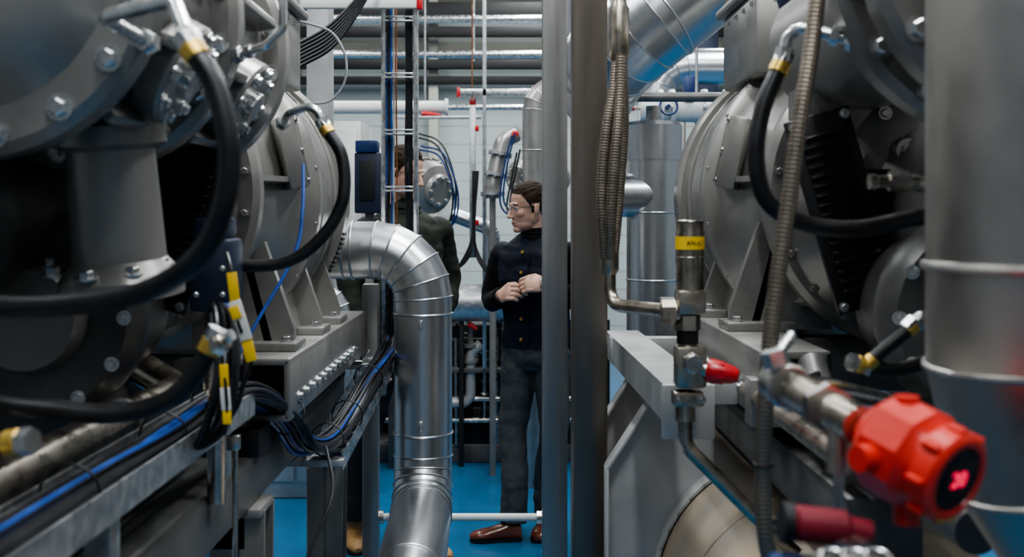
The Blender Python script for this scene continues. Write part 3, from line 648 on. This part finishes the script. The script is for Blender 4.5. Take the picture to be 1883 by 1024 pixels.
for pts,k in (([(-.60,6.72,2.1),(-.47,6.65,2.05),(-.40,6.6,1.93),(-.36,6.6,1.75),(-.38,6.6,1.58),(-.48,6.6,1.5),(-.6,6.7,1.5)],'cabk'),([(-.58,6.7,2.02),(-.45,6.62,1.98),(-.38,6.58,1.85),(-.345,6.58,1.7),(-.37,6.58,1.55),(-.48,6.6,1.47),(-.6,6.7,1.47)],'bluep'),([(.0,6.7,2.1),(-.05,6.68,1.9),(-.07,6.66,1.68),(.02,6.65,1.6),(.12,6.68,1.62)],'bluep'),([(.03,6.7,2.0),(.0,6.68,1.85),(-.03,6.66,1.65),(.05,6.65,1.58),(.15,6.7,1.6)],'cabk')):
    b=B('hydraulic_hose');
    for j in (0,1): b.sweep(cat([(x+.02*j,y,z+.02*j) for x,y,z in pts],6),.006,k,8)
    b.done()
b=B('storage_drum');b.lathe([(0,0),(0,.09),(.02,.12),(.3,.12),(.32,.13),(.34,.12),(.55,.12),(.56,0)],(-.40,7.0,1.05),(1,0,0),'galv',32);b.bx(-.34,-.31,6.98,7.05,0,.95,'beam');b.bx(-.02,.02,6.95,7.05,0,.95,'beam');b.done()
b=B('insulated_pipe');b.clad([(-.13,7.3,.9),(-.13,7.3,1.52),(-.4,7.3,1.62)],.05,'clad',.08,3);b.cyl((-.13,7.3,0),(-.13,7.3,.9),.02,'beam',12);b.done()
b=B('pump_skid')
b.bx(-1.2,.8,7.1,7.9,0,.12,'paintd',.01);b.bx(-.8,.5,7.12,7.2,.12,.35,'beam');b.bx(-1.1,.6,7.5,7.7,.12,.86,'beam')
for x in (-.9,-.6,-.33,-.08,.2,.45): b.bx(x,x+.16,7.42,7.5,.2,.80+.08*math.sin(x*20),'beam',.01);b.cyl((x+.2,7.45,.12),(x+.2,7.45,.9),.02,'blk')
for z in (.28,.42): b.cyl((-1,7.08,z),(.6,7.08,z),.018,'steel',14)
b.bx(-.5,.1,7.0,7.1,.60,.63,'paintd')
b.sweep(fillet([(-.40,7.05,.40),(-.27,7.05,.40),(-.27,7.05,.72),(-.20,7.05,.78)],.07),.035,'paintl',18)
b.lathe([(0,.05),(.02,.05)],(-.27,7.05,.66),(0,0,1),'paint',20);b.lathe([(0,.05),(.02,.05)],(-.27,7.05,.76),(0,0,1),'paint',20)
b.cyl((-.27,7.05,.7),(-.27,7.05,.9),.02,'paint');b.lathe([(0,.03),(.03,.045),(.08,.045),(.1,.02)],(-.36,7.08,.82),(0,0,1),'blk',20)
b.cyl((-.36,7.08,.12),(-.36,7.08,.85),.016,'steel');b.cyl((-.34,7.0,.95),(-.34,7.0,1.02),.008,'steel')
for i in range(20):
    x=-.42+random.random()*.4;z=.5+random.random()*.45;r=.010+random.random()*.018
    b.cyl((x,7.12,z-.05),(x,7.12,z+.06),r,random.choice(('steel','blk','paintd','blk')),14);b.lathe([(0,r*1.6),(.015,r*1.6)],(x,7.12,z),(0,0,1),'steel',6);b.cyl((x,7.12,z),(x+.08,7.14,z),r*.6,'paintd')
    b.cyl((x,7.12,.12),(x,7.12,z),.008,'blk',8)
for x in (-.18,.0,.1): b.cyl((x,7.1,.3),(x,7.1,.62),.012,'steel');b.ring((x,7.1,.45),(0,0,1),.02,.008,'steel')
b.lathe([(0,.01),(.01,.02),(.07,.012)],(-.28,6.98,.92),(.8,-.2,-.5),'red',12);b.cyl((-.29,7.0,.93),(-.27,7.1,.9),.01,'steel')
b.ring((-.1,7.05,1.0),(0,-1,.2),.05,.008,'blk');b.cyl((-.1,7.05,1.0),(-.1,7.12,.99),.01,'steel');b.cyl((-.1,7.12,1),(-.1,7.12,.12),.012,'steel')
b.done()
# left background cabinet, blue box, columns
b=B('electrical_box');b.bx(-.725,-.605,5.0,5.12,1.62,1.90,'dblue',.008);b.bx(-.72,-.62,4.99,5.1,1.90,1.955,'bluep',.006);b.bx(-.70,-.63,4.992,5.0,1.68,1.86,'blk',.003)
b.bx(-.69,-.65,5.1,5.14,0,1.8,'paint');b.done()
b=B('control_cabinet');b.bx(-1.6,-.86,6.2,6.7,0,2.15,'paintl',.01);b.bx(-1.58,-1.24,6.18,6.2,.1,2.1,'paintl',.004);b.bx(-1.22,-.88,6.18,6.2,.1,2.1,'paintl',.004);b.box((-1.2,6.17,1.1),(.02,.02,.12),'blk');b.done()
b=B('building_column');b.bx(-.83,-.80,4.55,4.7,0,5.2,'paintl');b.bx(-.86,-.77,4.55,4.56,0,5.2,'paintl');b.bx(-.86,-.77,4.69,4.7,0,5.2,'paintl');b.done()
b=B('building_column');b.bx(1.36,1.50,7.9,8.1,0,5.2,'dblue');b.done()
b=B('overhead_pipe');b.cyl((.4,5.6,2.22),(3.2,5.6,2.22),.025,'paintd',16);b.cyl((.95,5.6,2.2),(.95,5.6,5.2),.008,'galv',8);b.done()
b=B('flanged_header');b.cyl((.75,6.4,2.24),(1.7,6.4,2.24),.08,'white',24)
for x in (.86,.93,1.12,1.25): b.lathe([(0,.115),(.022,.115)],(x,6.4,2.24),(1,0,0),'white' if x<1.1 else 'galv',24);b.bolts((x,6.4,2.24),(-1,0,0),.1,8,.01)
b.ring((.90,6.25,2.24),(0,-1,.2),.05,.007,'bluep');b.cyl((.9,6.25,2.24),(.9,6.4,2.24),.012,'bluep');b.bx(1.0,1.06,6.3,6.36,2.28,2.42,'bluep')
b.lathe([(0,.015),(.01,.02),(.09,.012)],(.62,6.3,2.24),(.9,0,-.1),'red',12);b.cyl((.62,6.3,2.24),(.8,6.4,2.24),.012,'steel');b.bx(.98,1.02,6.38,6.42,0,2.2,'paint')
b.bx(1.5,1.54,6.38,6.42,0,2.2,'paint');b.done()
b=B('insulated_pipe');b.clad([(.95,7.2,0),(.95,7.2,2.6),(3.3,7.2,2.6)],.12,'clad',.2,4,extra=[((.95,7.2,z),(0,0,1)) for z in (.6,1.2,1.8,2.2)]);b.done()
b=B('insulated_pipe');b.clad([(-1.35,4.9,0),(-1.35,4.9,2.7),(-3.3,4.9,2.7)],.12,'clad',.2,4,extra=[((-1.35,4.9,z),(0,0,1)) for z in (.6,1.2,1.8,2.2)]);b.done()
b=B('insulated_pipe');b.clad([(-.72,4.5,.95),(-.72,4.5,1.28),(-1.3,4.5,1.28)],.055,'clad',.09,4);b.cyl((-.72,4.5,0),(-.72,4.5,.95),.02,'paintd');b.done()
# ------------------------------------------------------------------ people
def fuse(b,voxel,it,mats,fn,parent,name,disp=None):
    me=bpy.data.meshes.new('tmp');me.from_pydata(b.v,[],b.f);ob=bpy.data.objects.new('tmp',me);bpy.context.scene.collection.objects.link(ob)
    md=ob.modifiers.new('r','REMESH');md.mode='VOXEL';md.voxel_size=voxel
    sm=ob.modifiers.new('s','SMOOTH');sm.factor=.5;sm.iterations=it
    dg=bpy.context.evaluated_depsgraph_get();m2=bpy.data.meshes.new_from_object(ob.evaluated_get(dg));bpy.data.objects.remove(ob)
    m2.materials.clear()
    for k in mats:m2.materials.append(M[k])
    if disp:
        ns=[v.normal.copy() for v in m2.vertices]
        for v,n in zip(m2.vertices,ns): v.co=disp(v.co.copy(),n)
    for p in m2.polygons: p.material_index=fn(p.center);p.use_smooth=True
    o=bpy.data.objects.new(name,m2);bpy.context.scene.collection.objects.link(o);return o
def setm(o,Mw,parent): 
    o.parent=parent;o.matrix_local=Matrix.Translation(-parent.location)@Mw
def frame(fwd,loc,pitch=0,roll=0,s=1):
    f=V(fwd);yaw=math.atan2(f.y,f.x)
    return Matrix.Translation(loc)@Matrix.Rotation(yaw,4,'Z')@Matrix.Rotation(pitch,4,'Y')@Matrix.Rotation(roll,4,'X')@Matrix.Scale(s,4)
def head(parent,Mw,glasses,name='head',hv=1.0):
    b=B('h')
    b.ell((-.014,0,.032),(.097,.077,.088),'skin');b.ell((.022,0,-.028),(.066,.062,.082),'skin');b.ell((.026,0,-.074),(.058,.053,.038),'skin')
    b.ell((.068,0,-.098),(.022,.024,.017),'skin');b.ell((.076,0,.022),(.014,.045,.010),'skin');b.ell((.0,0,-.045),(.06,.066,.055),'skin')
    b.sweep([(.082,0,.014),(.093,0,-.010),(.105,0,-.032),(.099,0,-.040)],[.008,.009,.0115,.010],'skin');b.ell((.092,.011,-.036),(.012,.008,.008),'skin');b.ell((.092,-.011,-.036),(.012,.008,.008),'skin')
    b.ell((.081,0,-.062),(.013,.023,.0065),'skin');b.ell((.079,0,-.074),(.013,.020,.007),'skin')
    for s in (1,-1):
        b.ell((.052,s*.038,-.024),(.026,.023,.022),'skin');b.ell((-.010,s*.077,-.010),(.016,.007,.028),'skin',(0,-.25,s*.35))
    b.sweep([(-.02,0,-.05),(-.03,0,-.12),(-.045,0,-.19)],[.052,.054,.062],'skin',20)
    def hl(c): 
        if abs(c.y)>.073 and -.040<c.z<.018 and -.028<c.x<.012: return False
        if c.x>.05: h=.074-abs(c.y)*.15
        elif c.x>.012: h=(-.002+(c.x-.012)*1.7) if abs(c.y)>.045 else .074
        elif c.x>-.005: h=-.025
        elif c.x>-.03: h=-.012
        else: h=-.012-min(.075,(-.03-c.x)*2.2)
        return c.z>h
    def disp(c,n):
        if hl(c): 
            top=max(0,min(1,(c.z-.03)/.05))
            k=.002+.003*top*hv+.0028*noise.noise(V((c.x*30,c.y*90,c.z*60)))*(.5+top)+(.004*hv if c.x>.02 and c.z>.085 else 0); return c+n*k
        return c
    def fn(c):
        if hl(c): return 1
        if c.x>.084 and abs(c.y)<.020 and -.078<c.z<-.060: return 2
        return 0
    o=fuse(b,.003,3,['skin','hair','lip'],fn,parent,name,disp);setm(o,Mw,parent)
    b=B('face_details')
    for s in (1,-1):
        b.ell((.0705,s*.031,.002),(.0115,.014,.0085),'eye');b.ell((.080,s*.031,.001),(.0035,.0055,.0055),'iris')
        b.sweep([(.083,s*.014,.019),(.085,s*.03,.024),(.072,s*.05,.019)],[.0028,.0035,.002],'hair',8)
        b.sweep([(.078,s*.018,.008),(.083,s*.031,.012),(.074,s*.046,.006)],.0015,'skin',6)
        if glasses:
            cc=V((.094,s*.033,-.002));pts=[cc+V((-.010*(max(0,math.cos(a))),s*.024*math.cos(a),.019*math.sin(a))) for a in [2*pi*i/20 for i in range(21)]]
            b.sweep(pts,.0018,'cabg',6);b.sweep([(.086,s*.058,.004),(.04,s*.076,.006),(-.01,s*.083,.0)],.0016,'cabk',6)
    if glasses: b.sweep([(.096,.010,.003),(.099,0,.006),(.096,-.010,.003)],.0018,'cabg',6)
    # move to world
    b.v=[Mw@v for v in b.v];b.done(parent,'face_details')
def hand(parent,Mw,side,curl,name,sc=1.0):
    b=B('h');s=side
    b.ell((.045,0,0),(.052,.040,.015),'skin');b.ell((.075,0,.002),(.022,.040,.013),'skin');b.ell((.03,s*.024,-.006),(.035,.018,.016),'skin')
    b.sweep([(-.05,0,0),(0,0,0),(.03,0,0)],[.027,.026,.028],'skin',14)
    for i,(y,L,c) in enumerate(((.030,.074,0),(.010,.082,.05),(-.011,.077,.1),(-.030,.060,.2))):
        p=V((.082,s*y,.002));a=.15;pts=[V((.06,s*y*.95,.002)),p.copy()]
        for seg,l in enumerate((.44,.31,.25)):
            a+=(curl+c)*(.75 if seg==0 else 1.0);p=p+V((math.cos(a),s*y*.15,-math.sin(a)))*L*l;pts.append(p.copy())
        b.sweep(pts,[.0105,.0105,.0092,.0082,.0068],'skin',10);b.ell(pts[-1],(.0068,.0068,.0068),'skin',None,8,6)
    pts=[(.018,s*.025,-.006),(.045,s*.046,-.014),(.070,s*.050,-.030),(.088,s*.040,-.042)];b.sweep(pts,[.015,.0125,.0105,.008],'skin',10);b.ell(pts[-1],(.008,.008,.008),'skin',None,8,6)
    o=fuse(b,.0026,2,['skin'],lambda c:0,parent,name);setm(o,Mw@Matrix.Scale(sc,4),parent)
def shoe(b,heel,d,L,k,sole,h=.0):
    d=V(d).normalized();w=V((-d.y,d.x,0));h0=V(heel)
    secs=[(0,.030,.055),(.06,.036,.075),(.25,.036,.085),(.42,.037,.065),(.62,.045,.05),(.80,.047,.042),(.93,.036,.034),(1,.016,.022)]
    vs=[];fs=[];seg=16
    for t,wd,ht in secs:
        for j in range(seg):
            a=2*pi*j/seg;z=max(.016,ht*.5+.012+math.sin(a)*ht*.62);vs.append(h0+d*t*L+w*math.cos(a)*wd+V((0,0,z)))
    n=len(secs)
    for i in range(n-1):
        for j in range(seg): fs.append([i*seg+j,i*seg+(j+1)%seg,(i+1)*seg+(j+1)%seg,(i+1)*seg+j])
    fs+=[list(range(seg))[::-1],[(n-1)*seg+j for j in range(seg)]];b.add(vs,fs,k)
    outl=[h0+d*t*L+w*wd*1.04 for t,wd,_ in secs]+[h0+d*t*L-w*wd*1.04 for t,wd,_ in secs[::-1]]
    b.prism(outl,(0,0,.018),sole)
def body(parent,Mw,arms,legs,mats,name,slv=.19):
    b=B('b')
    b.loft([(0,0,.84,.09,.13),(0,0,.90,.115,.165),(0,0,.98,.118,.168),(0,0,1.10,.118,.165),(.005,0,1.22,.125,.175),(.005,0,1.33,.125,.188),(0,0,1.41,.112,.190),(-.008,0,1.46,.09,.165),(-.012,0,1.49,.07,.11),(-.016,0,1.53,.062,.066),(-.02,0,1.555,.058,.060)],'navy')
    for P in arms:
        b.sweep(cat(P,4),[.066-.026*i/(4*(len(P)-1)) for i in range(4*(len(P)-1)+1)],'navy',16);b.ell(P[0],(.068,.064,.066),'navy')
    for P in legs:
        n=4*(len(P)-1)+1;b.sweep(cat(P,4),[.098-.030*min(1,i/(n*.6)) for i in range(n)],'navy',18)
    def disp(c,n):
        if c.z<.94: a=.008*noise.noise(V((c.x*9,c.y*9,c.z*14)))+(.005*noise.noise(V((c.x*20,c.y*20,c.z*30))) if c.z<.3 or c.z>.8 else 0)
        else: a=.010*noise.noise(V((c.x*8+3,c.y*8,c.z*15)))+.005*noise.noise(V((c.x*22,c.y*22,c.z*34)))+.005
        return c+n*a
    def fn(c):
        if c.z<.95 and abs(c.y)<.235: return 1
        if abs(c.y)>slv or c.x>.15: return 2
        return 0
    o=fuse(b,.008,4,mats,fn,parent,name,disp);setm(o,Mw,parent)
# man in navy waistcoat
e=empty('man_with_glasses',(.12,5.47,0))
Mb=frame((-.40,-.92),(.12,5.47,0))
inv=Mb.inverted()
la=inv@V((.18,5.55,.10));ra=inv@V((.005,5.40,.10))
body(e,Mb,[[(0,-.178,1.41),(-.03,-.225,1.29),(-.025,-.25,1.18),(.08,-.19,1.185),(.185,-.115,1.215)],
           [(0,.178,1.41),(-.02,.225,1.29),(.0,.25,1.19),(.1,.20,1.23),(.2,.135,1.28)]],
     [[(0,-.085,.93),(.012,-.10,.72),(.03,-.115,.52),(ra.x*.8,ra.y,.3),(ra.x,ra.y,.09)],
      [(0,.085,.93),(.0,.09,.72),(.01,.10,.52),(la.x,la.y,.3),(la.x,la.y,.09)]],['navy','trou','knit'],'body')
Mh=frame((-.93,-.36),(.082,5.45,1.652),.12,0,1.05)
head(e,Mh,True,hv=.5)
def handM(w,fdir,up):
    f=V(fdir).normalized();u=V(up);u=(u-f*u.dot(f)).normalized();y=u.cross(f)
    R=Matrix((f,y,u)).transposed().to_4x4();return Mb@Matrix.Translation(w)@R
hand(e,handM((.185,-.115,1.215),(.55,.75,.25),(.75,-.55,.3)),1,.62,'right_hand',1.1)
hand(e,handM((.20,.135,1.28),(.45,-.85,.0),(.7,.4,.45)),-1,.72,'left_hand',1.1)
b=B('clothing_details')
# buttons and placket, collar
for z in (1.00,1.10,1.21,1.33,1.43):
    p=Mb@V((.134 if z<1.35 else .117,-.022,z));d=(Mb.to_3x3()@V((1,-.1,0))).normalized();b.lathe([(0,.0085),(.007,.008),(.008,0)],p,d,'brass',14)
pl=[Mb@V((.128,.012,.97)),Mb@V((.131,.012,1.1)),Mb@V((.136,.012,1.22)),Mb@V((.136,.012,1.33)),Mb@V((.118,.012,1.42))];b.sweep(pl,.006,'navy',8)
for r,z in ((.074,1.508),(.071,1.528),(.068,1.546)):
    cl=[Mb@V((-.016+r*math.cos(a),r*math.sin(a)*.98,z-.008*math.cos(a))) for a in [2*pi*i/24 for i in range(25)]];b.sweep(cl,.0135,'knit',8)
b.ring(Mb@V((.185,-.115,1.215)),Mb.to_3x3()@V((.55,.75,.25)),.034,.009,'knit',20);b.ring(Mb@V((.20,.135,1.28)),Mb.to_3x3()@V((.45,-.85,.0)),.034,.009,'knit',20)
b.ring(Mb@V((.212,.112,1.28)),Mb.to_3x3()@V((.45,-.85,.0)),.031,.004,'steel',20)
b.done(e,'clothing_details')
b=B('shoes');shoe(b,(.045,5.40,0),(-1,-.12,0),.255,'shoe','blk');shoe(b,(.19,5.60,0),(-.25,-1,0),.27,'shoe','blk');b.done(e,'shoes')
# tall man in olive jacket
e=empty('man_in_olive_jacket',(-.53,5.3,0))
sc=1.085
Mb=frame((.55,-.83),(-.53,5.3,0),0,0,sc);inv=Mb.inverted()
ra=inv@V((-.765,5.34,.10));la=inv@V((-.42,5.2,.10))
body(e,Mb,[[(0,-.178,1.41),(-.02,-.24,1.27),(-.01,-.25,1.14),(.05,-.24,1.0),(.11,-.21,.90)],
           [(0,.178,1.41),(-.02,.225,1.27),(-.01,.235,1.14),(.08,.15,1.06),(.15,.06,1.05)]],
     [[(0,-.085,.93),(ra.x*.4,-.085+(ra.y+.085)*.4,.72),(ra.x*.7,-.085+(ra.y+.085)*.7,.52),(ra.x,ra.y,.3),(ra.x,ra.y,.11)],
      [(0,.085,.93),(la.x*.4,.09,.72),(la.x*.7,.1,.52),(la.x,la.y,.3),(la.x,la.y,.11)]],['green','dkt','green'],'body')
head(e,frame((.88,-.47),(-.520,5.26,1.82),.26,0,1.05),False)
hand(e,handM((.11,-.21,.90),(.3,.1,-1),(.2,-1,0)),1,.35,'right_hand')
hand(e,handM((.15,.06,1.05),(.45,-.9,.1),(1,.3,.2)),-1,.35,'left_hand')
b=B('boots')
shoe(b,(-.80,5.42,0),(.25,-1,0),.29,'boot','blk');shoe(b,(-.44,5.28,0),(.5,-.85,0),.29,'boot','blk')
for x,y in ((-.775,5.35),(-.425,5.215)): b.lathe([(0,.05),(.10,.052),(.13,.055)],(x,y,.04),(0,0,1),'boot',20)
b.done(e,'boots')
b=B('clothing_details')
for r,z in ((.082,1.505),(.076,1.53)):
    cl=[Mb@V((-.018+r*math.cos(a),r*math.sin(a),z-.012*math.cos(a))) for a in [2*pi*i/24 for i in range(25)]];b.sweep(cl,.015,'green',8)
b.done(e,'collar')
# ------------------------------------------------------------------ camera / world
cam=bpy.data.cameras.new('camera');co=bpy.data.objects.new('camera',cam);bpy.context.scene.collection.objects.link(co)
co.location=(0,0,1.6);co.rotation_euler=(pi/2,0,0);cam.sensor_width=36;cam.lens=2000/1883*36;cam.shift_y=-112/1883
cam.clip_start=.05;cam.dof.use_dof=True;cam.dof.focus_distance=3.8;cam.dof.aperture_fstop=4.2
bpy.context.scene.camera=co
w=bpy.data.worlds.new('world');bpy.context.scene.world=w;w.use_nodes=True;w.node_tree.nodes['Background'].inputs[0].default_value=(.5,.6,.7,1);w.node_tree.nodes['Background'].inputs[1].default_value=.08
bpy.context.scene.view_settings.view_transform='AgX'
bpy.context.scene.view_settings.look='AgX - Medium High Contrast'
